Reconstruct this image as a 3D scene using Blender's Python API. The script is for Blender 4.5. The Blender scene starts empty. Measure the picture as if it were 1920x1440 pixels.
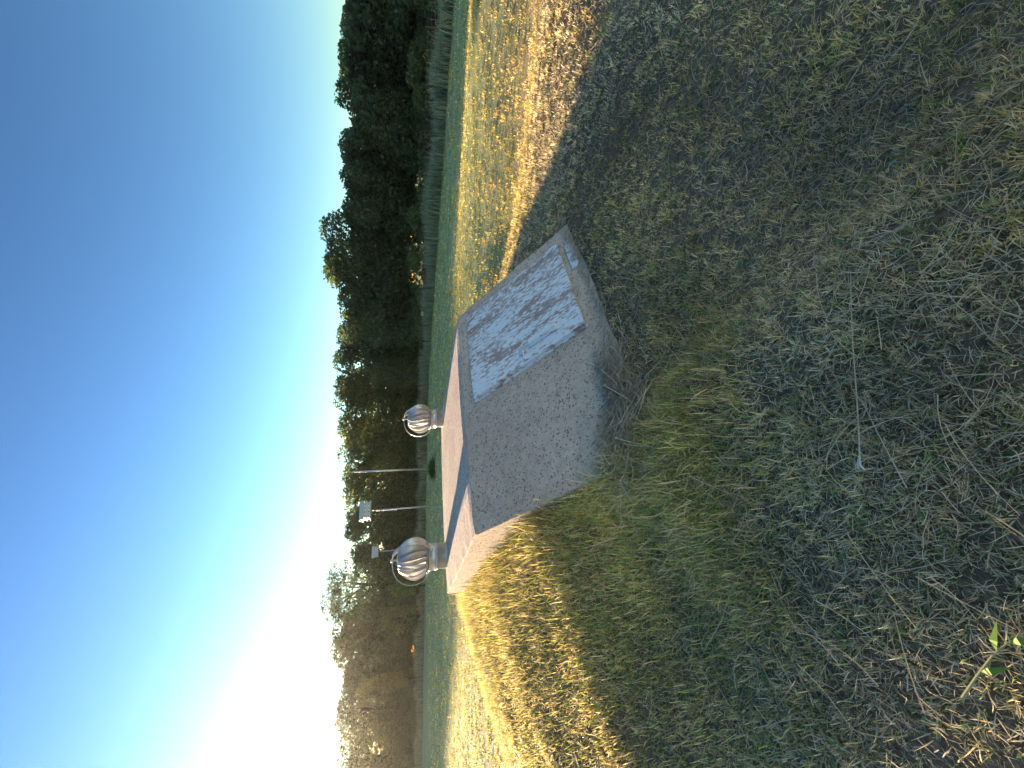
import bpy, bmesh, math, random
import numpy as np
from mathutils import Vector, Matrix
R = math.radians
SC = bpy.context.scene
COL = SC.collection
rng = np.random.default_rng(7)
random.seed(7)

# ------------------------------------------------------------------ camera (phone held sideways: the picture is rolled by 90 degrees)
PITCH, CAMZ, FPX = R(14.2), 1.52, 740.0
F = Vector((0, math.cos(PITCH), -math.sin(PITCH))); RT = Vector((1, 0, 0)); UP = Vector((0, math.sin(PITCH), math.cos(PITCH)))
cam_d = bpy.data.cameras.new('camera'); cam = bpy.data.objects.new('camera', cam_d); COL.objects.link(cam)
m = Matrix.Identity(4)
for i in range(3):
    m[i][0], m[i][1], m[i][2] = -UP[i], RT[i], -F[i]
m[2][3] = CAMZ
cam.matrix_world = m
cam_d.sensor_fit = 'HORIZONTAL'; cam_d.sensor_width = 36.0; cam_d.lens = FPX / 1920 * 36
cam_d.clip_start = 0.05; cam_d.clip_end = 3000
SC.camera = cam

# ------------------------------------------------------------------ light
SUN_EL, SUN_AZ = R(9.5), R(-45)          # azimuth from +Y towards +X
SUNV = Vector((math.sin(SUN_AZ) * math.cos(SUN_EL), math.cos(SUN_AZ) * math.cos(SUN_EL), math.sin(SUN_EL)))
world = bpy.data.worlds.new('World'); SC.world = world; world.use_nodes = True
nt = world.node_tree; nt.nodes.clear()
sky = nt.nodes.new('ShaderNodeTexSky'); sky.sky_type = 'NISHITA'; sky.sun_disc = False
sky.sun_elevation = SUN_EL; sky.sun_rotation = SUN_AZ; sky.air_density = 1.25; sky.dust_density = 0.06; sky.ozone_density = 4.0
bg = nt.nodes.new('ShaderNodeBackground'); bg.inputs['Strength'].default_value = 0.063
wo = nt.nodes.new('ShaderNodeOutputWorld')
gam = nt.nodes.new('ShaderNodeGamma'); gam.inputs[1].default_value = 1.7
bal = nt.nodes.new('ShaderNodeMix'); bal.data_type = 'RGBA'; bal.blend_type = 'MULTIPLY'; bal.inputs[0].default_value = 1.0; bal.inputs[7].default_value = (.45, .295, .215, 1)
nt.links.new(sky.outputs[0], gam.inputs[0]); nt.links.new(gam.outputs[0], bal.inputs[6]); nt.links.new(bal.outputs[2], bg.inputs[0]); nt.links.new(bg.outputs[0], wo.inputs[0])
sun_d = bpy.data.lights.new('sun', 'SUN'); sun_d.energy = 2.0; sun_d.angle = R(0.8); sun_d.color = (1.0, 0.76, 0.48)
sun = bpy.data.objects.new('sun', sun_d); COL.objects.link(sun)
sun.rotation_euler = SUNV.to_track_quat('Z', 'Y').to_euler(); sun.location = (-30, 30, 20)
SC.view_settings.view_transform = 'Standard'; SC.view_settings.look = 'None'
SC.cycles.use_denoising = True; SC.cycles.max_bounces = 10; SC.cycles.diffuse_bounces = 7; SC.cycles.transmission_bounces = 6
SC.view_settings.exposure = 3.5; SC.view_settings.gamma = 1.0

# ------------------------------------------------------------------ helpers
def tag(o, label=None, cat=None, group=None, kind=None):
    if label: o['label'] = label
    if cat: o['category'] = cat
    if group: o['group'] = group
    if kind: o['kind'] = kind
    return o
def empty(name, loc=(0, 0, 0), rz=0.0):
    o = bpy.data.objects.new(name, None); COL.objects.link(o); o.location = loc; o.rotation_euler = (0, 0, rz); o.empty_display_size = .2
    return o
def link(name, me, mat, parent=None, smooth=False):
    if mat is not None and len(me.materials) == 0: me.materials.append(mat)
    if smooth: me.polygons.foreach_set('use_smooth', np.ones(len(me.polygons), bool))
    o = bpy.data.objects.new(name, me); COL.objects.link(o); o.parent = parent
    return o
def from_arrays(name, V, quads=None, tris=None, col=None):
    V = np.asarray(V, np.float32).reshape(-1, 3)
    q = np.zeros((0, 4), np.int32) if quads is None else np.asarray(quads, np.int32)
    t = np.zeros((0, 3), np.int32) if tris is None else np.asarray(tris, np.int32)
    me = bpy.data.meshes.new(name)
    me.vertices.add(len(V)); me.vertices.foreach_set('co', V.ravel())
    nl = q.size + t.size
    me.loops.add(nl); me.loops.foreach_set('vertex_index', np.concatenate([q.ravel(), t.ravel()]))
    me.polygons.add(len(q) + len(t))
    ls = np.concatenate([np.arange(len(q)) * 4, q.size + np.arange(len(t)) * 3]).astype(np.int32)
    me.polygons.foreach_set('loop_start', ls)
    me.update(calc_edges=True)
    if col is not None:
        a = me.color_attributes.new('Col', 'FLOAT_COLOR', 'POINT')
        c = np.ones((len(V), 4), np.float32); c[:, :3] = col; a.data.foreach_set('color', c.ravel())
    return me
def bm_mesh(name, bm):
    bmesh.ops.recalc_face_normals(bm, faces=bm.faces)
    me = bpy.data.meshes.new(name); bm.to_mesh(me); bm.free(); return me
def add_box(bm, lo, hi, mat=None, bevel=0.0):
    c = [(lo[i] + hi[i]) / 2 for i in range(3)]; s = [hi[i] - lo[i] for i in range(3)]
    M = Matrix.Translation(c) @ Matrix.Diagonal((*s, 1))
    r = bmesh.ops.create_cube(bm, size=1, matrix=M)
    if bevel:
        es = list({e for v in r['verts'] for e in v.link_edges})
        r2 = bmesh.ops.bevel(bm, geom=es, offset=bevel, segments=2, affect='EDGES')
        vs = list({v for f in r2['faces'] for v in f.verts} | {v for v in r['verts'] if v.is_valid})
    else: vs = r['verts']
    if mat is not None: bmesh.ops.transform(bm, matrix=mat, verts=vs)
    return vs
def add_tube(bm, pts, rad, seg=8, cap=True):
    pts = [Vector(p) for p in pts]; n = len(pts); rings = []
    rads = rad if hasattr(rad, '__len__') else [rad] * n
    ref = None
    for i, p in enumerate(pts):
        t = (pts[min(i + 1, n - 1)] - pts[max(i - 1, 0)]).normalized()
        if ref is None:
            ref = t.orthogonal().normalized()
        ref = (ref - t * ref.dot(t)).normalized(); b = t.cross(ref)
        rings.append([bm.verts.new(p + (ref * math.cos(2 * math.pi * k / seg) + b * math.sin(2 * math.pi * k / seg)) * rads[i]) for k in range(seg)])
    for i in range(n - 1):
        for k in range(seg):
            bm.faces.new((rings[i][k], rings[i][(k + 1) % seg], rings[i + 1][(k + 1) % seg], rings[i + 1][k]))
    if cap: bm.faces.new(rings[0][::-1]); bm.faces.new(rings[-1])
def add_lathe(bm, prof, seg=32):
    rings = []
    for (r, z) in prof:
        rings.append([bm.verts.new((r * math.cos(2 * math.pi * k / seg), r * math.sin(2 * math.pi * k / seg), z)) for k in range(seg)])
    for i in range(len(prof) - 1):
        for k in range(seg):
            bm.faces.new((rings[i][k], rings[i][(k + 1) % seg], rings[i + 1][(k + 1) % seg], rings[i + 1][k]))
    return rings
def _hash(i, j, s):
    h = (i * 374761393 + j * 668265263 + s * 982451653) & 0xffffffff
    h = ((h ^ (h >> 13)) * 1274126177) & 0xffffffff
    return ((h ^ (h >> 16)) & 0xffff) / 65535.0
def vnoise(x, y, s=0):
    x = np.asarray(x, float); y = np.asarray(y, float)
    i = np.floor(x).astype(np.int64); j = np.floor(y).astype(np.int64); u = x - i; v = y - j
    u = u * u * (3 - 2 * u); v = v * v * (3 - 2 * v)
    return (_hash(i, j, s) * (1 - u) + _hash(i + 1, j, s) * u) * (1 - v) + (_hash(i, j + 1, s) * (1 - u) + _hash(i + 1, j + 1, s) * u) * v
def fnoise(x, y, s=0, o=3):
    r = 0; a = .5; t = 0
    for k in range(o):
        r = r + a * vnoise(x * 2 ** k, y * 2 ** k, s + k); t += a; a *= .5
    return r / t
def sstep(a, b, x):
    t = np.clip((np.asarray(x, float) - a) / (b - a), 0, 1); return t * t * (3 - 2 * t)

# ------------------------------------------------------------------ materials
def newmat(name):
    mt = bpy.data.materials.new(name); mt.use_nodes = True
    n = mt.node_tree; b = n.nodes['Principled BSDF']
    return mt, n, b
def N(n, typ, **kw):
    nd = n.nodes.new(typ)
    for k, v in kw.items():
        if k in nd.inputs: nd.inputs[k].default_value = v
        else: setattr(nd, k, v)
    return nd
def noise(n, scale, detail=4, rough=.6, vec=None, dim='3D'):
    t = N(n, 'ShaderNodeTexNoise'); t.inputs['Scale'].default_value = scale; t.inputs['Detail'].default_value = detail; t.inputs['Roughness'].default_value = rough
    if vec is not None: n.links.new(vec, t.inputs['Vector'])
    return t
def ramp(n, fac, stops):
    r = n.nodes.new('ShaderNodeValToRGB'); e = r.color_ramp.elements
    while len(e) < len(stops): e.new(.5)
    for k, (p, c) in enumerate(stops):
        e[k].position = p; e[k].color = (*c, 1) if len(c) == 3 else c
    n.links.new(fac, r.inputs[0]); return r
def mixc(n, fac, a, b, mode='MIX'):
    x = n.nodes.new('ShaderNodeMix'); x.data_type = 'RGBA'; x.blend_type = mode
    for sock, val in ((x.inputs[0], fac), (x.inputs[6], a), (x.inputs[7], b)):
        if isinstance(val, bpy.types.NodeSocket): n.links.new(val, sock)
        elif isinstance(val, (int, float)): sock.default_value = val
        else: sock.default_value = (*val, 1)
    return x.outputs[2]
def bump(n, b, h, strength=.3, dist=.01):
    k = N(n, 'ShaderNodeBump'); k.inputs['Strength'].default_value = strength; k.inputs['Distance'].default_value = dist
    n.links.new(h, k.inputs['Height']); n.links.new(k.outputs[0], b.inputs['Normal'])
def objco(n):
    return n.nodes.new('ShaderNodeTexCoord').outputs['Object']
def mat_leafy(name, trans=.35, rough=.55, spec=.25, tint=(1, 1, 1), boost=1.6, vary=.25, nscale=3.0):
    mt, n, b = newmat(name)
    at = n.nodes.new('ShaderNodeAttribute'); at.attribute_name = 'Col'
    geo = n.nodes.new('ShaderNodeNewGeometry')
    ns = noise(n, nscale, 3, .6, geo.outputs['Position'])
    v = ramp(n, ns.outputs[0], [(.3, (1 - vary,) * 3), (.7, (1 + vary,) * 3)])
    c = mixc(n, 1.0, at.outputs['Color'], v.outputs[0], 'MULTIPLY')
    c = mixc(n, 1.0, c, tint, 'MULTIPLY')
    n.links.new(c, b.inputs['Base Color']); b.inputs['Roughness'].default_value = rough; b.inputs['Specular IOR Level'].default_value = spec
    tr = n.nodes.new('ShaderNodeBsdfTranslucent')
    c2 = mixc(n, 1.0, c, (boost, boost, boost * .72), 'MULTIPLY'); n.links.new(c2, tr.inputs[0])
    ms = n.nodes.new('ShaderNodeMixShader'); ms.inputs[0].default_value = trans
    n.links.new(b.outputs[0], ms.inputs[1]); n.links.new(tr.outputs[0], ms.inputs[2])
    n.links.new(ms.outputs[0], n.nodes['Material Output'].inputs[0])
    return mt
def mat_concrete(name, base, dark, pit):
    mt, n, b = newmat(name); co = objco(n)
    big = noise(n, 1.7, 5, .65, co); c = ramp(n, big.outputs[0], [(.3, tuple(x * .82 for x in base)), (.7, tuple(x * 1.1 for x in base))]).outputs[0]
    mid = noise(n, 17, 5, .75, co); c = mixc(n, ramp(n, mid.outputs[0], [(.45, (0, 0, 0)), (.68, (.75, .75, .75))]).outputs[0], c, dark)
    vo = N(n, 'ShaderNodeTexVoronoi'); vo.inputs['Scale'].default_value = 40; wob = noise(n, 22, 3, .6, co); off = N(n, 'ShaderNodeVectorMath', operation='MULTIPLY_ADD'); n.links.new(wob.outputs['Color'], off.inputs[0]); off.inputs[1].default_value = (.05, .05, .05); n.links.new(co, off.inputs[2]); n.links.new(off.outputs[0], vo.inputs['Vector'])
    thr = noise(n, 30, 4, .7, co)
    pits = N(n, 'ShaderNodeMath', operation='LESS_THAN'); n.links.new(vo.outputs['Distance'], pits.inputs[0])
    lim = N(n, 'ShaderNodeMapRange'); lim.inputs[1].default_value = .3; lim.inputs[2].default_value = .75; lim.inputs[3].default_value = .10; lim.inputs[4].default_value = .5
    n.links.new(thr.outputs[0], lim.inputs[0]); n.links.new(lim.outputs[0], pits.inputs[1])
    c = mixc(n, mul(n, pits.outputs[0], .7), c, pit)
    fine = noise(n, 160, 3, .7, co); c = mixc(n, .45, c, ramp(n, fine.outputs[0], [(.35, (.45, .42, .4)), (.65, (1.35, 1.35, 1.35))]).outputs[0], 'MULTIPLY')
    n.links.new(c, b.inputs['Base Color']); b.inputs['Roughness'].default_value = .92; b.inputs['Specular IOR Level'].default_value = .15
    h = mixc(n, mul(n, pits.outputs[0], 1.0), fine.outputs[0], (0, 0, 0)); h2 = mixc(n, .5, h, mid.outputs[0])
    bump(n, b, h2, .8, .012)
    return mt
def mul(n, a, k):
    x = N(n, 'ShaderNodeMath', operation='MULTIPLY'); n.links.new(a, x.inputs[0]); x.inputs[1].default_value = k; return x.outputs[0]
def mat_plain(name, col, rough=.6, metal=0.0, var=.15, scale=8, spec=.4):
    mt, n, b = newmat(name); co = objco(n)
    ns = noise(n, scale, 5, .65, co)
    c = ramp(n, ns.outputs[0], [(.3, tuple(x * (1 - var) for x in col)), (.7, tuple(min(1, x * (1 + var)) for x in col))])
    n.links.new(c.outputs[0], b.inputs['Base Color']); b.inputs['Metallic'].default_value = metal; b.inputs['Specular IOR Level'].default_value = spec
    r = ramp(n, ns.outputs[0], [(.3, (rough * .8,) * 3), (.7, (min(1, rough * 1.2),) * 3)]); n.links.new(r.outputs[0], b.inputs['Roughness'])
    return mt
M = {}
M['concrete'] = mat_concrete('weathered_concrete', (.66, .52, .42), (.42, .325, .26), (.15, .12, .095))
M['galv'] = mat_plain('galvanised_steel', (.50, .50, .505), .44, .7, .18, 14)
M['galv_dull'] = mat_plain('dull_galvanised_steel', (.36, .36, .36), .55, .5, .25, 20)
M['dark_hole'] = mat_plain('dark_opening', (.02, .02, .02), .9)
M['white_paint'] = mat_plain('chalky_white_paint', (.52, .53, .54), .55, 0, .1, 6)
M['alu_pole'] = mat_plain('aluminium_pole', (.55, .52, .50), .4, .6, .12, 3)
M['post'] = mat_plain('rusty_post', (.09, .065, .05), .8, .3, .3, 12)
M['wire'] = mat_plain('wire', (.16, .15, .14), .6, .6, .2, 5)
M['bark'] = mat_plain('bark', (.075, .058, .045), .95, 0, .35, 6)
M['grass'] = mat_leafy('dry_grass', .36, .6, .2, boost=1.35, vary=.28, nscale=1.3)
M['straw'] = mat_leafy('straw', .2, .55, .3, boost=1.2, vary=.12)
M['weed'] = mat_leafy('weeds', .3, .6, .2, boost=1.5, vary=.22, nscale=.8)
M['leaf'] = mat_leafy('tree_leaves', .42, .5, .3, boost=2.0, vary=.3, nscale=.45)

# ------------------------------------------------------------------ terrain
TH = 0.6598; CT, ST = math.cos(TH), math.sin(TH); AX, AY = -1.136, 2.938
SW, SB, SLOPE = 2.372, 2.09, R(36.5)
ROOFZ = CAMZ - .45
def local(x, y):
    dx, dy = np.asarray(x, float) - AX, np.asarray(y, float) - AY
    return dx * CT + dy * ST, -dx * ST + dy * CT
def ground(x, y):
    x = np.asarray(x, float); y = np.asarray(y, float)
    a, b = local(x, y)
    rr = np.hypot(x, y)
    base = -.34 * sstep(2.5, 9.5, rr) * sstep(-3, 5, y + np.abs(x) * .6)
    base = base + .14 * np.exp(-((y + .45 * x - 16.2) / 2.2) ** 2) * sstep(0, 4, x + 6)      # low crest across the lawn
    base = base - .42 * np.exp(-((y + .45 * x - 11.0) / 2.5) ** 2) * sstep(1.5, 4, x)
    base = base + .05 * (fnoise(x * .35, y * .35, 3) - .5) * 2 * sstep(1, 4, rr)
    ac = np.clip(a, 0, SW); bc = np.clip(b, -1.18, SB)
    d = np.hypot(a - ac, b - bc)
    HL = np.interp(bc, [-1.18, -.83, -.34, .4, 1.6, 2.1], [.30, .42, .65, .74, .82, .84])
    w = np.interp(bc, [-1.18, -.3, 2.09], [.42, .9, 2.37])
    HR = np.interp(bc, [-1.18, -.5, .6, 2.09], [.14, .17, .42, .70])
    H = HL + (HR - HL) * sstep(0, 1, ac / w)
    left = np.clip(sstep(.3, -.3, a) + .7 * sstep(1.5, 2.3, b) * sstep(2.6, 1.0, a), 0, 1)
    sig = 1.15 + 1.25 * left + .75 * sstep(1.8, 2.6, a) * sstep(-.8, 1.2, b)
    gau = np.exp(-(d / sig) ** 2 * (1 - .25 * left))
    fl = sstep(.9, -.3, a) * sstep(1.2, -.2, b)                        # the flank towards the camera falls away evenly
    lin = np.clip(1 - (d / 3.0) ** 1.45, 0, 1)
    Mv = (H - base) * (gau * (1 - fl) + lin * fl)
    q = (y - x) * .7071
    base = base - .19 * np.logaddexp(0, -(q - .7) / .35) * .35 * sstep(9, 4.2, rr)
    micro = .018 * (fnoise(x * 2.3, y * 2.3, 11) - .5) * 2
    return base + Mv + micro
def gz(x, y): return float(ground(x, y))

n = 280
s = np.linspace(-1, 1, n)
gx = np.sinh(s * 7) / math.sinh(7) * 420 - .3
gy = 2.6 + np.sinh(s * 7) / math.sinh(7) * 420
X, Y = np.meshgrid(gx, gy)
Z = ground(X, Y)
V = np.stack([X, Y, Z], -1).reshape(-1, 3)
I = np.arange(n * n).reshape(n, n)
Q = np.stack([I[:-1, :-1], I[:-1, 1:], I[1:, 1:], I[1:, :-1]], -1).reshape(-1, 4)
mt, nn, b = newmat('lawn_soil'); geo = nn.nodes.new('ShaderNodeNewGeometry'); P = geo.outputs['Position']
big = noise(nn, .5, 5, .6, P); soil = ramp(nn, big.outputs[0], [(.35, (.15, .108, .07)), (.65, (.27, .195, .12))]).outputs[0]
fine = noise(nn, 45, 4, .75, P); soil = mixc(nn, 1.0, soil, ramp(nn, fine.outputs[0], [(.35, (.45,) * 3), (.65, (1.4,) * 3)]).outputs[0], 'MULTIPLY')
mp = N(nn, 'ShaderNodeMapping'); mp.inputs['Scale'].default_value = (.22, 1.5, 1); mp.inputs['Rotation'].default_value = (0, 0, R(24)); nn.links.new(P, mp.inputs['Vector'])
st = noise(nn, 1.0, 4, .6, mp.outputs[0]); lawn = ramp(nn, st.outputs[0], [(.3, (.34, .36, .15)), (.52, (.44, .45, .20)), (.72, (.56, .52, .26))]).outputs[0]
f2 = noise(nn, 9, 5, .8, P); lawn = mixc(nn, .7, lawn, ramp(nn, f2.outputs[0], [(.35, (.6,) * 3), (.65, (1.3,) * 3)]).outputs[0], 'MULTIPLY')
sp = nn.nodes.new('ShaderNodeSeparateXYZ'); nn.links.new(P, sp.inputs[0])
mr = N(nn, 'ShaderNodeMapRange'); mr.inputs[1].default_value = 6; mr.inputs[2].default_value = 12; nn.links.new(sp.outputs[1], mr.inputs[0])
nn.links.new(mixc(nn, mr.outputs[0], soil, lawn), b.inputs['Base Color']); b.inputs['Roughness'].default_value = 1; b.inputs['Specular IOR Level'].default_value = .05
bump(nn, b, f2.outputs[0], .7, .05)
me = from_arrays('ground', V, Q); tag(link('ground', me, mt, smooth=True), 'mown lawn rising to a low mound around the shelter', None, None, 'structure')

# ------------------------------------------------------------------ storm shelter
SH = empty('storm_shelter', (AX, AY, 0), TH)       # local x along the front, local y towards the back
tag(SH, 'half-buried concrete storm shelter with sloping front and peeling metal door', 'storm shelter')
def roof_z(a, b):      # slightly crowned and settled
    return ROOFZ - .014 * a + .027 * np.maximum(b, 0) + .018 * math.sin(math.pi * min(max(a / SW, 0), 1)) * (1 if b > .02 else 0)
bm = bmesh.new()
na, nb = 24, 22
def face_pt(a, L, h=0.0):   # point on the sloping front, h proud of it
    return Vector((a, -L * math.cos(SLOPE) - h * math.sin(SLOPE), ROOFZ - .014 * a - L * math.sin(SLOPE) + h * math.cos(SLOPE)))
grid = []
Lmax = 1.62
rows = [('f', Lmax * (1 - k / 14)) for k in range(14)] + [('f', .012), ('r', .012)] + [('r', SB * k / nb) for k in range(1, nb + 1)]
for kind, t in rows:
    row = []
    for i in range(na + 1):
        a = SW * i / na
        if i == 0: a += .008
        if i == na: a -= .008
        j = (random.random() - .5)
        if kind == 'f': p = face_pt(a, t, .006 * j)
        else: p = Vector((a, t, float(roof_z(a, t)) + .003 * j))
        if i in (0, na) or (kind == 'f' and t < .02): p += Vector((0, 0, random.uniform(-.007, .003)))
        row.append(bm.verts.new(p))
    grid.append(row)
for r in range(len(grid) - 1):
    for i in range(na):
        bm.faces.new((grid[r][i], grid[r][i + 1], grid[r + 1][i + 1], grid[r + 1][i]))
# side and back skirts
def skirt(loop):
    low1 = []
    for v in loop:
        low1.append(bm.verts.new((v.co.x, v.co.y, -.6)))
    for k in range(len(loop) - 1):
        bm.faces.new((loop[k], loop[k + 1], low1[k + 1], low1[k]))
for side, i, dx in (('l', 0, -.008), ('r', na, .008)):
    edge = []
    for r in range(len(grid)):
        v = grid[r][i]; edge.append(bm.verts.new((v.co.x + dx, v.co.y, v.co.z - .012)))
    for r in range(len(grid) - 1):
        bm.faces.new((grid[r][i], grid[r + 1][i], edge[r + 1], edge[r]))
    skirt(edge)
skirt(grid[-1])
shell = link('concrete_shell', bm_mesh('concrete_shell', bm), M['concrete'], SH)
for p in shell.data.polygons: p.use_smooth = False

# door on the sloping face: build in face coordinates (x = a, y = down the slope, z = out of the face)
FM = Matrix(((1, 0, 0, 0), (0, -math.cos(SLOPE), -math.sin(SLOPE), 0), (-.014, -math.sin(SLOPE), math.cos(SLOPE), ROOFZ), (0, 0, 0, 1)))
# peeling paint: pale paint over brown primer, worn in runs down the slope
mt, n, b = newmat('peeling_door_paint'); co = objco(n)
mp = N(n, 'ShaderNodeMapping'); mp.inputs['Scale'].default_value = (5.0, 1.25, 1); mp.inputs['Rotation'].default_value = (0, 0, R(-12)); n.links.new(co, mp.inputs['Vector'])
w1 = noise(n, 1.6, 6, .62, mp.outputs[0]); w1.inputs['Distortion'].default_value = .6
mp2 = N(n, 'ShaderNodeMapping'); mp2.inputs['Scale'].default_value = (60, 20, 8); n.links.new(co, mp2.inputs['Vector'])
w2 = noise(n, 1.0, 5, .7, mp2.outputs[0])
ad = N(n, 'ShaderNodeMath', operation='MULTIPLY_ADD'); n.links.new(w2.outputs[0], ad.inputs[0]); ad.inputs[1].default_value = .75; n.links.new(mul(n, w1.outputs[0], .55), ad.inputs[2])
grad = n.nodes.new('ShaderNodeSeparateXYZ'); n.links.new(co, grad.inputs[0])
gy2 = N(n, 'ShaderNodeMath', operation='MULTIPLY_ADD'); n.links.new(grad.outputs[0], gy2.inputs[0]); gy2.inputs[1].default_value = .045; n.links.new(ad.outputs[0], gy2.inputs[2])
peel = ramp(n, gy2.outputs[0], [(.695, (0, 0, 0)), (.73, (.55, .55, .55)), (.78, (1, 1, 1))]).outputs[0]
chalk = ramp(n, w1.outputs[0], [(.3, (.70, .73, .77)), (.7, (.84, .85, .87))]).outputs[0]
prim = ramp(n, w2.outputs[0], [(.35, (.28, .18, .15)), (.6, (.38, .26, .22)), (.75, (.46, .37, .34))]).outputs[0]
haze_c = mixc(n, ramp(n, noise(n, 5, 4, .7, co).outputs[0], [(.45, (0, 0, 0)), (.7, (.5, .5, .5))]).outputs[0], prim, (.42, .40, .42))
n.links.new(mixc(n, peel, chalk, haze_c), b.inputs['Base Color']); b.inputs['Roughness'].default_value = .62; b.inputs['Specular IOR Level'].default_value = .35
bump(n, b, peel, -.35, .002)
M['door'] = mt
DA0, DA1, DL0, DL1 = 1.15, 2.16, .19, 1.37
bm = bmesh.new()
t = .032
for lo, hi in (((DA0 - t, DL0 - t, -.03), (DA1 + t, DL0, .022)), ((DA0 - t, DL0, -.03), (DA0, DL1 + .02, .02)), ((DA1, DL0, -.03), (DA1 + t, DL1 + .02, .02))):
    add_box(bm, lo, hi, bevel=.003)
me = bm_mesh('door_frame', bm); me.transform(FM)
link('door_frame', me, M['door'], SH)
bm = bmesh.new(); add_box(bm, (DA0 + .62, DL1 + .055, -.03), (DA1 - .05, DL1 + .13, .016), bevel=.003)
me = bm_mesh('threshold_plate', bm); me.transform(FM); link('threshold_plate', me, M['door'], SH)
bm = bmesh.new()
nx_, ny_ = 14, 16
top = [[bm.verts.new((DA0 - .012 + (DA1 - DA0 + .024) * i / nx_, DL0 - .012 + (DL1 - DL0 + .02) * k / ny_, .048 + .004 * math.sin(2.1 * i / nx_ * 3 + k * .4))) for i in range(nx_ + 1)] for k in range(ny_ + 1)]
for k in range(ny_):
    for i in range(nx_): bm.faces.new((top[k][i], top[k][i + 1], top[k + 1][i + 1], top[k + 1][i]))
loop = top[0] + [top[k][nx_] for k in range(1, ny_ + 1)] + top[ny_][::-1][1:] + [top[k][0] for k in range(ny_ - 1, 0, -1)]
low = [bm.verts.new((v.co.x, v.co.y, .024)) for v in loop]
for k in range(len(loop)): bm.faces.new((loop[k], loop[(k + 1) % len(loop)], low[(k + 1) % len(loop)], low[k]))
me = bm_mesh('door', bm); me.transform(FM); door = link('door', me, M['door'], SH, smooth=False)
door['label'] = 'metal door with pale paint peeling off brown primer'
# handle plate, latch plate and bolt
bm = bmesh.new(); add_box(bm, (DA0 + .10, .86, .05), (DA0 + .19, 1.16, .062), bevel=.002)
add_box(bm, (DA0 + .115, .875, .058), (DA0 + .175, 1.145, .082), bevel=.004)
me = bm_mesh('handle_plate', bm); me.transform(FM); link('handle_plate', me, M['door'], door)
bm = bmesh.new(); add_box(bm, (DA0 + .085, .755, .05), (DA0 + .165, .835, .060), bevel=.003)
me = bm_mesh('latch_plate', bm); me.transform(FM); link('latch_plate', me, M['white_paint'], door)
bm = bmesh.new(); add_tube(bm, [(DA0 + .02, .80, .060), (DA0 + .09, .80, .060), (DA0 + .11, .80, .064)], .006, 8)
me = bm_mesh('bolt', bm); me.transform(FM); link('bolt', me, M['door'], door)

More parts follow.
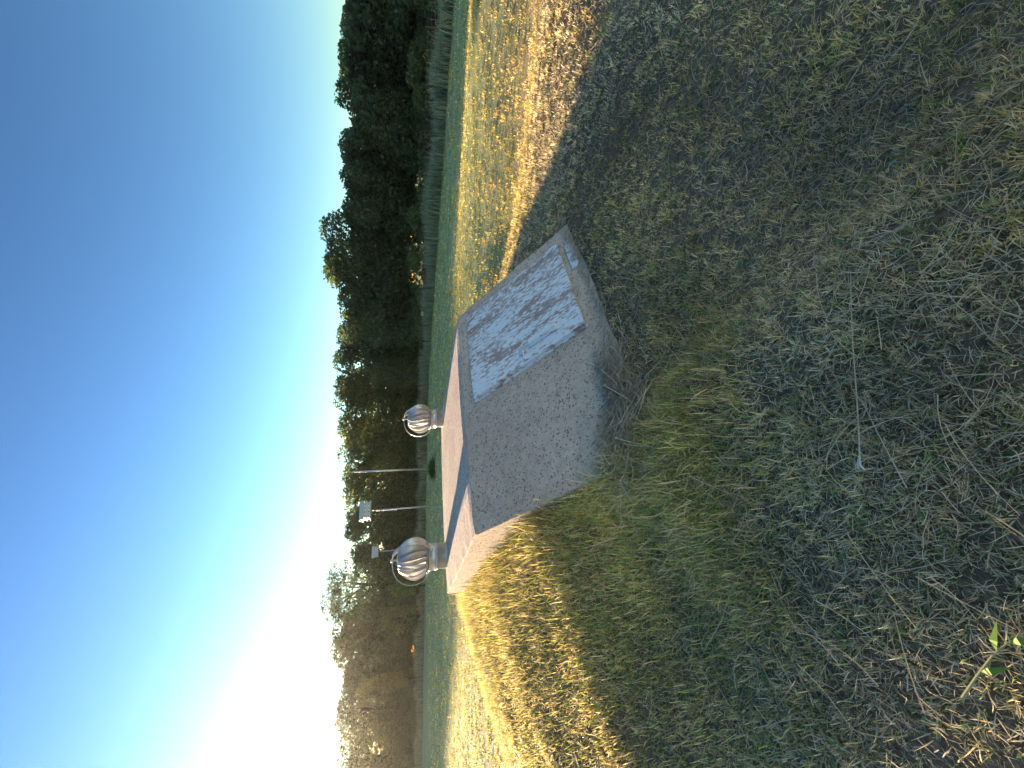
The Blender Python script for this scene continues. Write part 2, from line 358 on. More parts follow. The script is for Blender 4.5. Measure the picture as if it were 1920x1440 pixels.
# ------------------------------------------------------------------ turbine ventilators
def vent(ax_, bx_, dia, label, spin, strap):
    rt = empty('turbine_ventilator', (0, 0, 0))
    x = AX + ax_ * CT - bx_ * ST; y = AY + ax_ * ST + bx_ * CT
    rt.location = (x, y, float(roof_z(ax_, bx_)) - .012); rt.rotation_euler = (0, 0, spin); k = dia / .29
    rt.scale = (k, k, k)
    tag(rt, label, 'ventilator', 'turbine ventilators on the shelter roof')
    r = .145
    bm = bmesh.new(); add_lathe(bm, [(r, 0), (r, .118), (r + .006, .120), (r + .006, .128), (r, .130)], 40)
    link('base_pipe', bm_mesh('base_pipe', bm), M['galv_dull'], rt, True)
    bm = bmesh.new(); add_lathe(bm, [(r + .004, .128), (r + .007, .134), (r + .012, .140), (r + .007, .146), (r + .004, .150), (r + .004, .212), (r + .016, .216), (r + .016, .224), (r - .002, .228), (r - .03, .228)], 40)
    col_ = link('collar', bm_mesh('collar', bm), M['galv'], rt, True)
    # lower ring of the rotor, top cap and knob
    bm = bmesh.new(); add_lathe(bm, [(.05, .232), (.178, .236), (.184, .242), (.178, .25), (.05, .25)], 40)
    link('rotor_ring', bm_mesh('rotor_ring', bm), M['galv_dull'], rt, True)
    bm = bmesh.new(); add_lathe(bm, [(.004, .585), (.05, .583), (.095, .575), (.112, .565), (.108, .560), (.06, .566), (.004, .568)], 32)
    link('rotor_cap', bm_mesh('rotor_cap', bm), M['galv'], rt, True)
    bm = bmesh.new(); add_lathe(bm, [(.001, .66), (.014, .66), (.016, .654), (.016, .645), (.026, .642), (.026, .632), (.010, .630), (.010, .585)], 16)
    link('spindle', bm_mesh('spindle', bm), M['galv'], rt, True)
    # vanes
    nv = 17; seg = 9; wseg = 3; bm = bmesh.new(); vs = []
    for i in range(seg + 1):
        t = i / seg; z = .246 + (.566 - .246) * t
        prof = math.sin(math.pi * (.16 + .80 * t)) ** .75
        ro = .105 + .135 * prof
        if t < .2: ro = max(ro, .17)
        row = []
        for j in range(wseg + 1):
            q = j / wseg
            ang = -q * 2 * math.pi / nv * .98 - .30 * (t - .5)
            rad = ro - (.080 * prof + .006) * q ** 1.1 + .010 * math.sin(math.pi * q)
            row.append(bm.verts.new((rad * math.cos(ang), rad * math.sin(ang), z)))
        vs.append(row)
    for i in range(seg):
        for j in range(wseg): bm.faces.new((vs[i][j], vs[i][j + 1], vs[i + 1][j + 1], vs[i + 1][j]))
    vm = bm_mesh('vane', bm); vm.materials.append(M['galv']); vm.polygons.foreach_set('use_smooth', np.ones(len(vm.polygons), bool))
    for q in range(nv):
        o = bpy.data.objects.new('vane', vm); COL.objects.link(o); o.parent = rt; o.rotation_euler = (0, 0, 2 * math.pi * q / nv)
    # bail straps from the collar over the rotor to the spindle
    for q in range(3):
        bm = bmesh.new(); pts = [(.152, .168), (.156, .20), (.20, .235), (.262, .29), (.285, .37), (.283, .45), (.255, .53), (.20, .59), (.12, .628), (.05, .638), (.0, .640)]
        wd = .014; prev = None
        for i, (rr, z) in enumerate(pts):
            p0, p1 = pts[max(0, i - 1)], pts[min(len(pts) - 1, i + 1)]
            tx, tz = p1[0] - p0[0], p1[1] - p0[1]; l_ = math.hypot(tx, tz); nx, nz = tz / l_ * .003, -tx / l_ * .003
            ring = [bm.verts.new((rr + nx, -wd, z + nz)), bm.verts.new((rr + nx, wd, z + nz)), bm.verts.new((rr - nx, wd, z - nz)), bm.verts.new((rr - nx, -wd, z - nz))]
            if prev:
                for w in range(4): bm.faces.new((prev[w], prev[(w + 1) % 4], ring[(w + 1) % 4], ring[w]))
            prev = ring
        add_box(bm, (.151, -.022, .150), (.156, .022, .205), bevel=.001)
        o = link('bail_strap', bm_mesh('bail_strap', bm), M['galv'], rt); o.rotation_euler = (0, 0, R(strap + 120 * q) - spin)
        bm = bmesh.new(); add_tube(bm, [(.152, 0, .178), (.162, 0, .178)], .007, 8)
        s_ = link('bolt', bm_mesh('bolt', bm), M['post'], o)
    return rt
vent(.40, 1.99, .285, 'larger turbine ventilator, next to the sunlit side wall of the shelter', R(10), -34)
vent(2.20, 1.78, .25, 'smaller turbine ventilator at the far corner of the shelter roof, behind the door', R(-10), -47)

# ------------------------------------------------------------------ poles and birdhouses
def pole_thing_base(x, y): return (x, y, gz(x, y))
def birdhouse(x, y, h, wid, rz, label):
    rt = empty('birdhouse', pole_thing_base(x, y), rz); tag(rt, label, 'birdhouse', 'birdhouses on poles')
    w = wid; d = wid * .62; th = wid * .20; z0 = h - wid * .66
    bm = bmesh.new(); add_tube(bm, [(0, 0, -.2), (0, 0, z0 - .35)], .058, 10); add_tube(bm, [(0, 0, z0 - .4), (0, 0, z0 + .02)], .035, 10)
    link('pole', bm_mesh('pole', bm), M['alu_pole'], rt, True)
    for k in range(2):
        zb = z0 + k * th * 1.15
        bm = bmesh.new(); add_box(bm, (-w / 2 - .09, -d / 2 - .09, zb), (w / 2 + .09, d / 2 + .09, zb + .028), bevel=.004)
        add_box(bm, (-w / 2 - .09, -d / 2 - .105, zb + .02), (w / 2 + .09, -d / 2 - .088, zb + .062)); add_box(bm, (-w / 2 - .09, d / 2 + .088, zb + .02), (w / 2 + .09, d / 2 + .105, zb + .062))
        link('porch_floor', bm_mesh('porch_floor', bm), M['white_paint'], rt)
        bm = bmesh.new(); add_box(bm, (-w / 2, -d / 2, zb + .029), (w / 2, d / 2, zb + th * 1.15 - .001), bevel=.004)
        tier = link('nest_tier', bm_mesh('nest_tier', bm), M['white_paint'], rt)
        for sgn in (-1, 1):
            for q in range(4):
                bm = bmesh.new(); px = (-.375 + .25 * q) * w
                add_tube(bm, [(px, sgn * (d / 2 - .01), zb + th * .62), (px, sgn * (d / 2 + .006), zb + th * .62)], .038, 12)
                link('entrance_hole', bm_mesh('entrance_hole', bm), M['dark_hole'], tier)
    zr = z0 + 2 * th * 1.15
    bm = bmesh.new(); e = .12; rh = wid * .26
    pr = [(-d / 2 - e, zr + .002), (d / 2 + e, zr + .002), (d / 2 + e, zr + .03), (0, zr + rh), (-d / 2 - e, zr + .03)]
    A_ = [bm.verts.new((-w / 2 - e, p[0], p[1])) for p in pr]; B_ = [bm.verts.new((w / 2 + e, p[0], p[1])) for p in pr]
    for k in range(5): bm.faces.new((A_[k], A_[(k + 1) % 5], B_[(k + 1) % 5], B_[k]))
    bm.faces.new(A_); bm.faces.new(B_)
    roof = link('roof', bm_mesh('roof', bm), M['white_paint'], rt)
    for sgn in (-1, 1):
        bm = bmesh.new(); add_tube(bm, [(sgn * (w / 2 + e - .01), 0, zr + rh * .42), (sgn * (w / 2 + e + .006), 0, zr + rh * .42)], .05, 12)
        link('gable_vent', bm_mesh('gable_vent', bm), M['dark_hole'], roof)
    return rt
birdhouse(-9.35, 30.8, 5.55, 1.12, R(30), 'large white two-tier birdhouse on a pole between the two ventilators')
birdhouse(-21.2, 52.5, 6.75, 1.10, R(30), 'small far-off white birdhouse on a pole rising behind the larger ventilator')
px_, py_ = -7.1, 33.6
rt = empty('bare_pole', pole_thing_base(px_, py_)); tag(rt, 'bare pale metal pole without a birdhouse standing in a grass clump', 'pole')
rt.rotation_euler = (0, R(1.0), 0)
bm = bmesh.new(); add_tube(bm, [(0, 0, -.2), (0, 0, 3.6), (0, 0, 6.3)], [.075, .07, .062], 10)
shaft = link('shaft', bm_mesh('shaft', bm), M['alu_pole'], rt, True)
bm = bmesh.new(); add_lathe(bm, [(.001, 6.40), (.04, 6.38), (.07, 6.31), (.07, 6.27)], 10); link('cap', bm_mesh('cap', bm), M['white_paint'], rt, True)

# ------------------------------------------------------------------ fences
def fence(p0, p1, space, h, label, white_caps=()):
    p0, p1 = Vector(p0), Vector(p1); Ln = (p1 - p0).length; dr = (p1 - p0).normalized()
    rt = empty('wire_fence', (p0.x, p0.y, 0)); tag(rt, label, 'fence')
    npst = int(Ln / space) + 1
    bm = bmesh.new(); add_tube(bm, [(0, 0, -.3), (0, 0, h + .12)], .026, 6); add_box(bm, (-.04, -.004, .02), (.04, .004, h + .1))
    pm = bm_mesh('fence_post', bm); pm.materials.append(M['post'])
    bm = bmesh.new(); add_box(bm, (-.035, -.035, h + .06), (.035, .035, h + .15), bevel=.006); cm = bm_mesh('post_cap', bm); cm.materials.append(M['white_paint'])
    for k in range(npst):
        p = p0 + dr * space * k
        o = bpy.data.objects.new('post', pm); COL.objects.link(o); o.parent = rt
        o.location = (p.x - p0.x, p.y - p0.y, gz(p.x, p.y)); o.rotation_euler = (random.uniform(-.03, .03), random.uniform(-.03, .03), random.random())
        if k in white_caps:
            c = bpy.data.objects.new('post_cap', cm); COL.objects.link(c); c.parent = o
    # woven wire: line wires and stay wires
    Vv, Qq = [], []
    hs = [.06, .16, .27, .39, .52, .66, .81, .97, 1.14]
    r = .006
    ts = np.arange(0, Ln, 2.0)
    def ribbon(a_, b_):
        i = len(Vv)
        u = Vector((dr.y, -dr.x, 0)) * r; w = Vector((0, 0, r)) if abs((b_ - a_).normalized().z) < .5 else dr * r
        for p in (a_, b_):
            for c in (-u - w, u - w, u + w, -u + w): Vv.append(tuple(p + c))
        for k in range(4): Qq.append((i + k, i + (k + 1) % 4, i + 4 + (k + 1) % 4, i + 4 + k))
    for z in hs:
        for t0, t1 in zip(ts[:-1], ts[1:]):
            a_ = dr * t0; b_ = dr * t1
            ribbon(Vector((a_.x, a_.y, gz(p0.x + a_.x, p0.y + a_.y) + z)), Vector((b_.x, b_.y, gz(p0.x + b_.x, p0.y + b_.y) + z)))
    for t in np.arange(0, Ln, .3):
        a_ = dr * t; g = gz(p0.x + a_.x, p0.y + a_.y)
        ribbon(Vector((a_.x, a_.y, g + .04)), Vector((a_.x, a_.y, g + 1.14)))
    o = link('wire_mesh', from_arrays('wire_mesh', np.array(Vv), np.array(Qq)), M['wire'], rt); o['kind'] = 'stuff'
    return rt
FR0, FR1, FL1 = Vector((25.0, 6.6, 0)), Vector((0.0, 48.0, 0)), Vector((-96, 89, 0))
fence(FR0, FR1, 2.5, 1.16, 'woven wire fence beside the dark shaded trees', (4,))
fence(FR1 + Vector((-.12, .05, 0)), FL1, 3.4, 1.16, 'woven wire fence at the far end of the lawn, behind the birdhouses')

# ------------------------------------------------------------------ blade meshes
def blades(name, pos, h, w, az, lean, curl, col, tipcol=None, w_az=None):
    """pos n x 3, everything else n: five points a blade"""
    nB = len(h); dx, dy = np.cos(az), np.sin(az); coarse = (pos[:, 0] ** 2 + pos[:, 1] ** 2) > 14
    wa = az + np.pi / 2 if w_az is None else w_az
    wx, wy = np.cos(wa) * w / 2, np.sin(wa) * w / 2
    if tipcol is None: tipcol = col
    tw = rng.normal(0, .5, nB); Vs, Qs, Ts, Cs = [], [], [], []; n0 = 0
    for sel, sg in ((~coarse, 3), (coarse, 2)):
        m_ = int(sel.sum())
        if not m_: continue
        P = [pos[sel]]; a_ = lean[sel]; cu = curl[sel] * (3 / sg)
        for k in range(sg):
            P.append(P[-1] + np.stack([dx[sel] * np.sin(a_), dy[sel] * np.sin(a_), np.cos(a_)], -1) * (h[sel] / sg)[:, None]); a_ = a_ + cu
        W = np.stack([wx[sel], wy[sel], np.zeros(m_)], -1); ws, wv, ts = w[sel], wa[sel], tw[sel]
        W2 = np.stack([np.cos(wv + ts) * ws / 2, np.sin(wv + ts) * ws / 2, ws * .2 * np.sin(ts)], -1)
        side = [W * .7, W, W2 * .8][:sg]
        rows = []
        for k in range(sg): rows += [P[k] - side[k], P[k] + side[k]]
        nv = 2 * sg + 1; Vs.append(np.stack(rows + [P[sg]], 1).reshape(-1, 3))
        i = n0 + np.arange(m_) * nv
        for k in range(sg - 1): Qs.append(np.stack([i + 2 * k, i + 2 * k + 1, i + 2 * k + 3, i + 2 * k + 2], -1))
        Ts.append(np.stack([i + 2 * sg - 2, i + 2 * sg - 1, i + 2 * sg], -1))
        Cs.append(np.stack([col[sel]] * (2 * sg) + [tipcol[sel]], 1).reshape(-1, 3)); n0 += m_ * nv
    return from_arrays(name, np.concatenate(Vs), np.concatenate(Qs), np.concatenate(Ts), np.concatenate(Cs))
def pick(n_, pal, probs):
    k = rng.choice(len(pal), n_, p=np.asarray(probs) / np.sum(probs)); return np.asarray(pal, float)[k]
GREEN = [(.36, .38, .10), (.44, .42, .12), (.27, .32, .09), (.50, .45, .15)]
TAN = [(.86, .62, .32), (.78, .54, .26), (.90, .70, .42), (.66, .43, .20), (.84, .63, .39)]
def inside_shelter(x, y, pad=.0):
    a, b = local(x, y); fz = ROOFZ + b * math.tan(SLOPE)
    g = ground(x, y)
    return (a > -pad) & (a < SW + pad) & (b < SB + pad) & np.where(b < 0, fz > g - .02, True) & (b > -1.3)
def lush(x, y):
    a, b = local(x, y)
    l = np.exp(-np.clip(-a, 0, 9) / .85) * sstep(-1.9, -1.0, b) * sstep(4.2, 2.6, b) * (a < .3)
    l2 = np.exp(-(((a + .35) / .5) ** 2 + ((b + 1.35) / .45) ** 2)) + .45 * np.exp(-(((a - .3) / .7) ** 2 + ((b + 1.85) / .3) ** 2))
    l3 = .35 * np.exp(-(((a - .9) / .9) ** 2 + ((b + 1.65) / .22) ** 2))
    return np.clip(np.maximum(np.maximum(l, l2), l3), 0, 1)

# --- the mown lawn near the camera
rmax = 62.0
def scatter(nP, spread=62):
    u = rng.random(nP); rr = np.sqrt(np.clip(2.25 * ((rmax ** 2 + 2.25) / 2.25) ** u - 2.25, 0, None))
    ang = (rng.random(nP) * 2 - 1) * R(spread)
    return rr * np.sin(ang) + (rng.random(nP) - .5) * .12, rr * np.cos(ang) + .15 + (rng.random(nP) - .5) * .12
def fields(x, y):
    d = np.sqrt(x ** 2 + y ** 2 + 2.25); lu = lush(x, y); far = sstep(5.5, 12, y)
    patch = fnoise(x * 1.1, y * 1.1, 5, 3); fn = fnoise(x * 6, y * 6, 31, 2)
    gfrac = np.clip(.30 + .8 * (patch - .5) + .2 * lu + .48 * far + .3 * (fn - .5), .06, .92)
    return d, lu, far, fn, gfrac
def tint(col, x, y, far):
    grey = (.35 * sstep(.42, .62, fnoise(x * .9 + 40, y * .9, 51, 3)))[:, None]
    col = col * (1 - grey) + grey * col.mean(1, keepdims=True) * np.array([1.05, .99, .90])
    return col * (.72 + .56 * fnoise(x * 2.6, y * 2.6, 91, 3))[:, None] * (1 + far[:, None] * np.array([.12, .02, -.3]))
# tufts: blades that lean out from a common crown, dark gaps between
NTF, PER = 45000, 10
tx, ty = scatter(NTF)
keep = ~inside_shelter(tx, ty, .015) & (rng.random(NTF) < .35 + .95 * fnoise(tx * 5, ty * 5, 21, 2))
tx, ty = tx[keep], ty[keep]; td, tl, tf, tn, tg = fields(tx, ty)
tgreen = rng.random(len(tx)) < tg; tsize = rng.uniform(.6, 1.35, len(tx)); tb = rng.uniform(.6, 1.45, len(tx))
k = np.repeat(np.arange(len(tx)), PER); nB = len(k)
az = rng.random(nB) * 2 * np.pi; rad = np.abs(rng.normal(0, .011, nB)) * np.maximum(1, td[k] / 2.0)
x = tx[k] + rad * np.cos(az); y = ty[k] + rad * np.sin(az); d = td[k]; lu = tl[k]; far = tf[k]; fn = tn[k]
isg = rng.random(nB) < np.where(tgreen[k], .80, .14)
col = np.where(isg[:, None], pick(nB, GREEN, [3, 3, 2, 2]), pick(nB, TAN, [3, 3, 2, 3, 2]))
col = tint(col * (rng.uniform(.7, 1.25, nB) * tb[k])[:, None], x, y, far)
h = rng.uniform(.020, .048, nB) * tsize[k] * (.7 + .6 * fn) * (1 + .5 * sstep(3, 8, d) + .9 * sstep(14, 40, d)) * (1 + 1.1 * lu * (.4 + rng.random(nB)))
w = np.minimum(rng.uniform(.0019, .0036, nB) * np.maximum(1, d / 2.0) * (1 + .5 * lu), .05)
lean = np.clip(rng.normal(.55, .3, nB) + rad * 18 / np.maximum(1, d / 2), -.2, 1.35); curl = rng.normal(.22, .38, nB)
broad = rng.random(nB) < .016 * np.where(d < 4, 1, .4)
w = np.where(broad, w * 2.6, w); col = np.where(broad[:, None], np.array([.16, .30, .10]) * rng.uniform(.7, 1.3, nB)[:, None], col)
B1 = (np.stack([x, y, ground(x, y) - .004], -1), h, w, az + rng.normal(0, .5, nB), lean, curl, col)
# loose dead blades and clippings lying between and over the tufts
NL = 125000
x, y = scatter(NL); keep = ~inside_shelter(x, y, .01) & (rng.random(NL) < .25 + .9 * fnoise(x * 3 + 7, y * 3, 23, 3)); x, y = x[keep], y[keep]; nB = len(x)
d, lu, far, fn, gf = fields(x, y)
col = tint(pick(nB, TAN, [3, 3, 3, 2, 3]) * rng.uniform(.6, 1.25, nB)[:, None], x, y, far)
h = rng.uniform(.02, .065, nB) * (1 + .7 * sstep(3, 8, d)); w = np.minimum(rng.uniform(.0014, .0028, nB) * np.maximum(1, d / 2), .025)
B2 = (np.stack([x, y, ground(x, y) + rng.random(nB) ** 1.5 * .03], -1), h, w, rng.random(nB) * 2 * np.pi, rng.normal(1.32, .16, nB), rng.normal(.08, .35, nB), col)
bl = [np.concatenate([p, q]) for p, q in zip(B1, B2)]
me = blades('grass', *bl, bl[6] * 1.1)
tag(link('grass', me, M['grass']), 'short mown lawn of mixed green and dry tan grass', 'grass', None, 'stuff')

# --- taller fresh grass on the mound by the sunlit wall
NT = 80000
a = -np.abs(rng.normal(0, 1.15, NT)) + .05; b_ = rng.uniform(-1.7, 3.6, NT)
k2 = 6000; a2 = rng.normal(-.25, .4, k2); b2 = rng.normal(-1.45, .26, k2)
k3 = 1600; a2 = np.concatenate([a2, rng.normal(.6, .6, k3)]); b2 = np.concatenate([b2, rng.normal(-1.85, .12, k3)])
a = np.concatenate([a, a2]); b_ = np.concatenate([b_, b2])
x = AX + a * CT - b_ * ST; y = AY + a * ST + b_ * CT
keep = ~inside_shelter(x, y, .012) & (rng.random(len(x)) < .25 + fnoise(x * 5, y * 5, 61, 2))
x, y, a, b_ = x[keep], y[keep], a[keep], b_[keep]; nB = len(x); lu = lush(x, y)
isg = rng.random(nB) < .52
col = np.where(isg[:, None], pick(nB, [(.40, .42, .11), (.48, .46, .13), (.30, .35, .10), (.56, .50, .20)], [3, 3, 2, 2]), pick(nB, TAN, [3, 2, 3, 1, 2])) * (.75 + .5 * rng.random(nB))[:, None]
h = (.04 + .09 * rng.random(nB)) * (.45 + .8 * lu) * (1 + .7 * np.exp(-np.abs(a) / .3)); w = .0022 + .0026 * rng.random(nB)
me = blades('mound_grass', np.stack([x, y, ground(x, y) - .005], -1), h, w, rng.random(nB) * 2 * np.pi, np.abs(rng.normal(.3, .3, nB)), rng.normal(.6, .45, nB), col, col * 1.15)
tag(link('mound_grass', me, M['grass']), 'longer green grass on the mound against the shelter side wall', 'grass', None, 'stuff')

# --- straw lying on the lawn
def straws(nS, xs, ys, l0, l1, zo, wdt, slope=.10):
    az = rng.random(nS) * 2 * np.pi; L = rng.uniform(l0, l1, nS) ** 1.0
    bend = rng.normal(0, .35, nS); P = []; K = 6
    ax = np.zeros((nS, K, 3)); px, py = xs - np.cos(az) * L / 2, ys - np.sin(az) * L / 2
    lift = zo * (.4 + rng.random(nS)); sl = rng.normal(0, slope, nS)
    for k in range(K):
        ax[:, k, 0] = px; ax[:, k, 1] = py
        ax[:, k, 2] = ground(px, py) + lift + sl * L * (k / (K - 1) - .5)
        th = az + bend * (k / (K - 1) - .5) * 2
        px = px + np.cos(th) * L / (K - 1); py = py + np.sin(th) * L / (K - 1)
    ax[:, :, 2] = np.maximum(ax[:, :, 2], ground(ax[:, :, 0], ax[:, :, 1]) + .006)
    wv = wdt * (.6 + .8 * rng.random(nS)); 
    tx = np.gradient(ax, axis=1); tx /= np.linalg.norm(tx, axis=2, keepdims=True) + 1e-9
    side = np.cross(tx, np.array([0, 0, 1.0])); side /= np.linalg.norm(side, axis=2, keepdims=True) + 1e-9
    up = np.cross(side, tx); tp = np.linspace(1, .45, K)[None, :, None] * wv[:, None, None] / 2
    V = np.stack([ax - side * tp, ax + side * tp, ax + up * tp * 1.6], 2)     # triangular section
    base = np.arange(nS)[:, None] * K * 3 + np.arange(K - 1)[None, :] * 3
    qs = []
    for c in range(3):
        c2 = (c + 1) % 3; qs.append(np.stack([base + c, base + c2, base + 3 + c2, base + 3 + c], -1).reshape(-1, 4))
    return V.reshape(-1, 3), np.concatenate(qs), K * 3
def straw_obj(name, nS, xs, ys, l0, l1, zo, wdt, label, kind, pal=((.60, .48, .32), (.70, .58, .41), (.50, .39, .25), (.56, .47, .36)), slope=.1, cat='straw'):
    V, Qs, per = straws(nS, xs, ys, l0, l1, zo, wdt, slope)
    c = np.repeat(pick(nS, pal, np.ones(len(pal))) * (.8 + .4 * rng.random(nS))[:, None], per, 0)
    o = link(name, from_arrays(name, V, Qs, None, c), M['straw']); tag(o, label, cat, None, kind); return o
nS = 2600
u = rng.random(nS); rr = np.sqrt(2.25 * ((9.0 ** 2 + 2.25) / 2.25) ** u - 2.25); ang = (rng.random(nS) * 2 - 1) * R(58)
xs, ys = rr * np.sin(ang), rr * np.cos(ang) + .2
kp = ~inside_shelter(xs, ys, .05) & (rng.random(nS) < .15 + 1.1 * sstep(.42, .62, fnoise(xs * 1.3 + 9, ys * 1.3, 71, 3)))
xs, ys = xs[kp], ys[kp]
straw_obj('straw', len(xs), xs, ys, .05, .24, .05, .0026, 'pale cut straw strewn over the mown lawn', 'stuff')
a = rng.normal(.34, .22, 1300); b2 = -1.08 - np.abs(rng.normal(0, .17, 1300))
straw_obj('hay_heap', 1300, AX + a * CT - b2 * ST, AY + a * ST + b2 * CT, .08, .30, .10, .0042, 'heap of dry hay at the foot of the shelter front', None, slope=.35, cat='hay')
a = rng.uniform(.7, 2.5, 260); b2 = -1.2 - np.abs(rng.normal(0, .05, 260))
straw_obj('hay_fringe', 260, AX + a * CT - b2 * ST, AY + a * ST + b2 * CT, .05, .2, .04, .003, 'thin fringe of dry hay below the metal door', None, slope=.25, cat='hay')

# --- single stalks that stand out, and seed heads over the mound
def ground_at(ix, iy, lift=.05):      # where the picture point (ix, iy) meets the lawn
    u, v = 1440 - iy, ix; w = (960 - v) / FPX
    dr = Vector(((u - 720) / FPX, math.cos(PITCH) + math.sin(PITCH) * w, -math.sin(PITCH) + math.cos(PITCH) * w)); t = 1.0
    for _ in range(40): t = t + .7 * ((gz(dr.x * t, dr.y * t) + lift - CAMZ) / dr.z - t)
    return dr * t + Vector((0, 0, CAMZ))
def stalk(pts, rad, colr, label, head=None):
    P = [ground_at(*p) for p in pts]; rt = empty('straw_stalk', P[0]); tag(rt, label, 'straw stalk', 'long straw stalks on the lawn')
    dense = []
    for a_, b_ in zip(P[:-1], P[1:]):
        for k in range(4): dense.append(a_.lerp(b_, k / 4) - P[0])
    dense.append(P[-1] - P[0]); m_ = len(dense)
    bm = bmesh.new(); add_tube(bm, dense, [rad * (1 - .6 * k / m_) for k in range(m_)], 6)
    def colour(me, c):
        a = me.color_attributes.new('Col', 'FLOAT_COLOR', 'POINT'); a.data.foreach_set('color', np.tile(np.array([*c, 1], np.float32), len(me.vertices))); return me
    link('stem', colour(bm_mesh('stem', bm), colr), M['straw'], rt)
    bm = bmesh.new()
    if head == 'sheath':
        e = dense[0]; d_ = (dense[1] - dense[0]).normalized(); sd = d_.cross(Vector((0, 0, 1)))
        for sg in (-1, 1): add_tube(bm, [e + d_ * .03, e + sg * sd * .003 + Vector((0, 0, .004)), e - d_ * .012 + sg * sd * (.012 if sg > 0 else .004), e - d_ * .003 + sg * sd * (.034 if sg > 0 else .008)], [.002, .0035, .0028, .0006], 5)
        link('sheath', colour(bm_mesh('sheath', bm), (.66, .62, .56)), M['straw'], rt)
    if head == 'leaf':
        for t_, sg in ((.35, 1), (.6, -1), (.75, 1)):
            e = dense[int(t_ * (m_ - 1))]; d_ = (dense[-1] - dense[0]).normalized(); sd = d_.cross(Vector((0, 0, 1)))
            A_ = [e, e + d_ * .02 + sg * sd * .018 + Vector((0, 0, .012)), e + d_ * .07 + sg * sd * .03 + Vector((0, 0, .01)), e + d_ * .03 + sg * sd * .006 + Vector((0, 0, .016))]
            bm.faces.new([bm.verts.new(p) for p in A_])
        link('leaf_blade', colour(bm_mesh('leaf_blade', bm), (.22, .34, .06)), M['grass'], rt)
    return rt
STR = (.56, .47, .33)
stalk([(1612, 872), (1611, 830), (1606, 740), (1599, 650), (1596, 580), (1595, 508)], .0026, STR, 'long straight straw stalk with a pale split sheath, across the middle of the lawn', 'sheath')
stalk([(1700, 915), (1655, 830), (1620, 760), (1602, 735)], .0017, STR, 'thin straw stalk meeting the long straight stalk with the pale sheath')
stalk([(1537, 697), (1566, 645), (1600, 612), (1660, 596), (1738, 575)], .0017, (.5, .45, .28), 'bent yellowish straw stalk crossing the long straight stalk')
stalk([(1804, 1308), (1830, 1270), (1862, 1228), (1890, 1205), (1926, 1190)], .0034, (.42, .40, .20), 'thick curved green-tan stalk with leaves in the lit corner of the lawn', 'leaf')
stalk([(1588, 1000), (1622, 1052), (1668, 1115), (1718, 1178)], .0016, (.55, .48, .30), 'thin straight straw stalk in the corner region towards the sun')
stalk([(1716, 1080), (1770, 1110), (1830, 1142), (1905, 1180)], .0016, (.50, .42, .28), 'pale straw stalk pointing at the thick curved stalk')
stalk([(1323, 1215), (1352, 1165), (1370, 1110), (1402, 1055)], .0022, (.50, .46, .30), 'curved straw stalk on the brown dry patch below the mound')
nH = 46
a = rng.uniform(-.9, -.02, nH); b_ = rng.uniform(1.2, 3.2, nH); x = AX + a * CT - b_ * ST; y = AY + a * ST + b_ * CT
Vh, Qh, Ch = [], [], []
for k in range(nH):
    p0 = Vector((x[k], y[k], gz(x[k], y[k]))); ln_ = Vector((random.uniform(-.3, .3), random.uniform(-.3, .3), 1)).normalized(); hh = random.uniform(.16, .30)
    pr = [(0, .0012), (hh * .7, .0012), (hh * .72, .004), (hh * .85, .0052), (hh, .001)]
    for i, (t_, r_) in enumerate(pr):
        c_ = p0 + ln_ * t_; i0 = len(Vh)
        for j in range(4): Vh.append(tuple(c_ + Vector((math.cos(j * 1.571), math.sin(j * 1.571), 0)) * r_)); Ch.append((.55, .45, .28) if i < 2 else (.72, .64, .5))
        if i:
            for j in range(4): Qh.append((i0 - 4 + j, i0 - 4 + (j + 1) % 4, i0 + (j + 1) % 4, i0 + j))
tag(link('seed_heads', from_arrays('seed_heads', Vh, np.array(Qh), None, np.array(Ch)), M['straw']), 'pale grass seed heads standing at the sunlit end of the roof', 'seed heads', None, 'stuff')

# ------------------------------------------------------------------ weeds along the fences
def weeds(name, p0, p1, nW, h0, h1, wd, off, label, pal):
    p0, p1 = Vector(p0), Vector(p1); dr = (p1 - p0); Ln = dr.length; dr.normalize()
    t = rng.random(nW) * Ln; o = rng.normal(off, .55, nW)
    x = p0.x + dr.x * t - dr.y * o; y = p0.y + dr.y * t + dr.x * o
    dens = fnoise(t * .35, t * 0 + 3, 81, 3)
    h = (h0 + (h1 - h0) * rng.random(nW) ** 1.4) * (.55 + .9 * dens)
    col = pick(nW, pal, np.ones(len(pal))) * (.75 + .5 * rng.random(nW))[:, None]
    me = blades(name, np.stack([x, y, ground(x, y) - .02], -1), h, wd * (.6 + .8 * rng.random(nW)), rng.random(nW) * 2 * np.pi, np.abs(rng.normal(.12, .14, nW)), rng.normal(.35, .4, nW), col, col * 1.15)
    tag(link(name, me, M['weed']), label, 'weeds', None, 'stuff')
perp = 1
weeds('fence_weeds', FR0, FR1, 26000, .45, 1.25, .035, -.7, 'tall blue-green weeds along the fence by the dark trees', [(.18, .25, .16), (.22, .29, .19), (.26, .29, .18), (.34, .32, .21)])
weeds('fence_weeds', FR1, FL1, 34000, .7, 1.7, .07, -.9, 'tall dry weeds along the far fence behind the birdhouses', [(.24, .28, .16), (.34, .32, .20), (.42, .37, .25), (.26, .29, .18)])
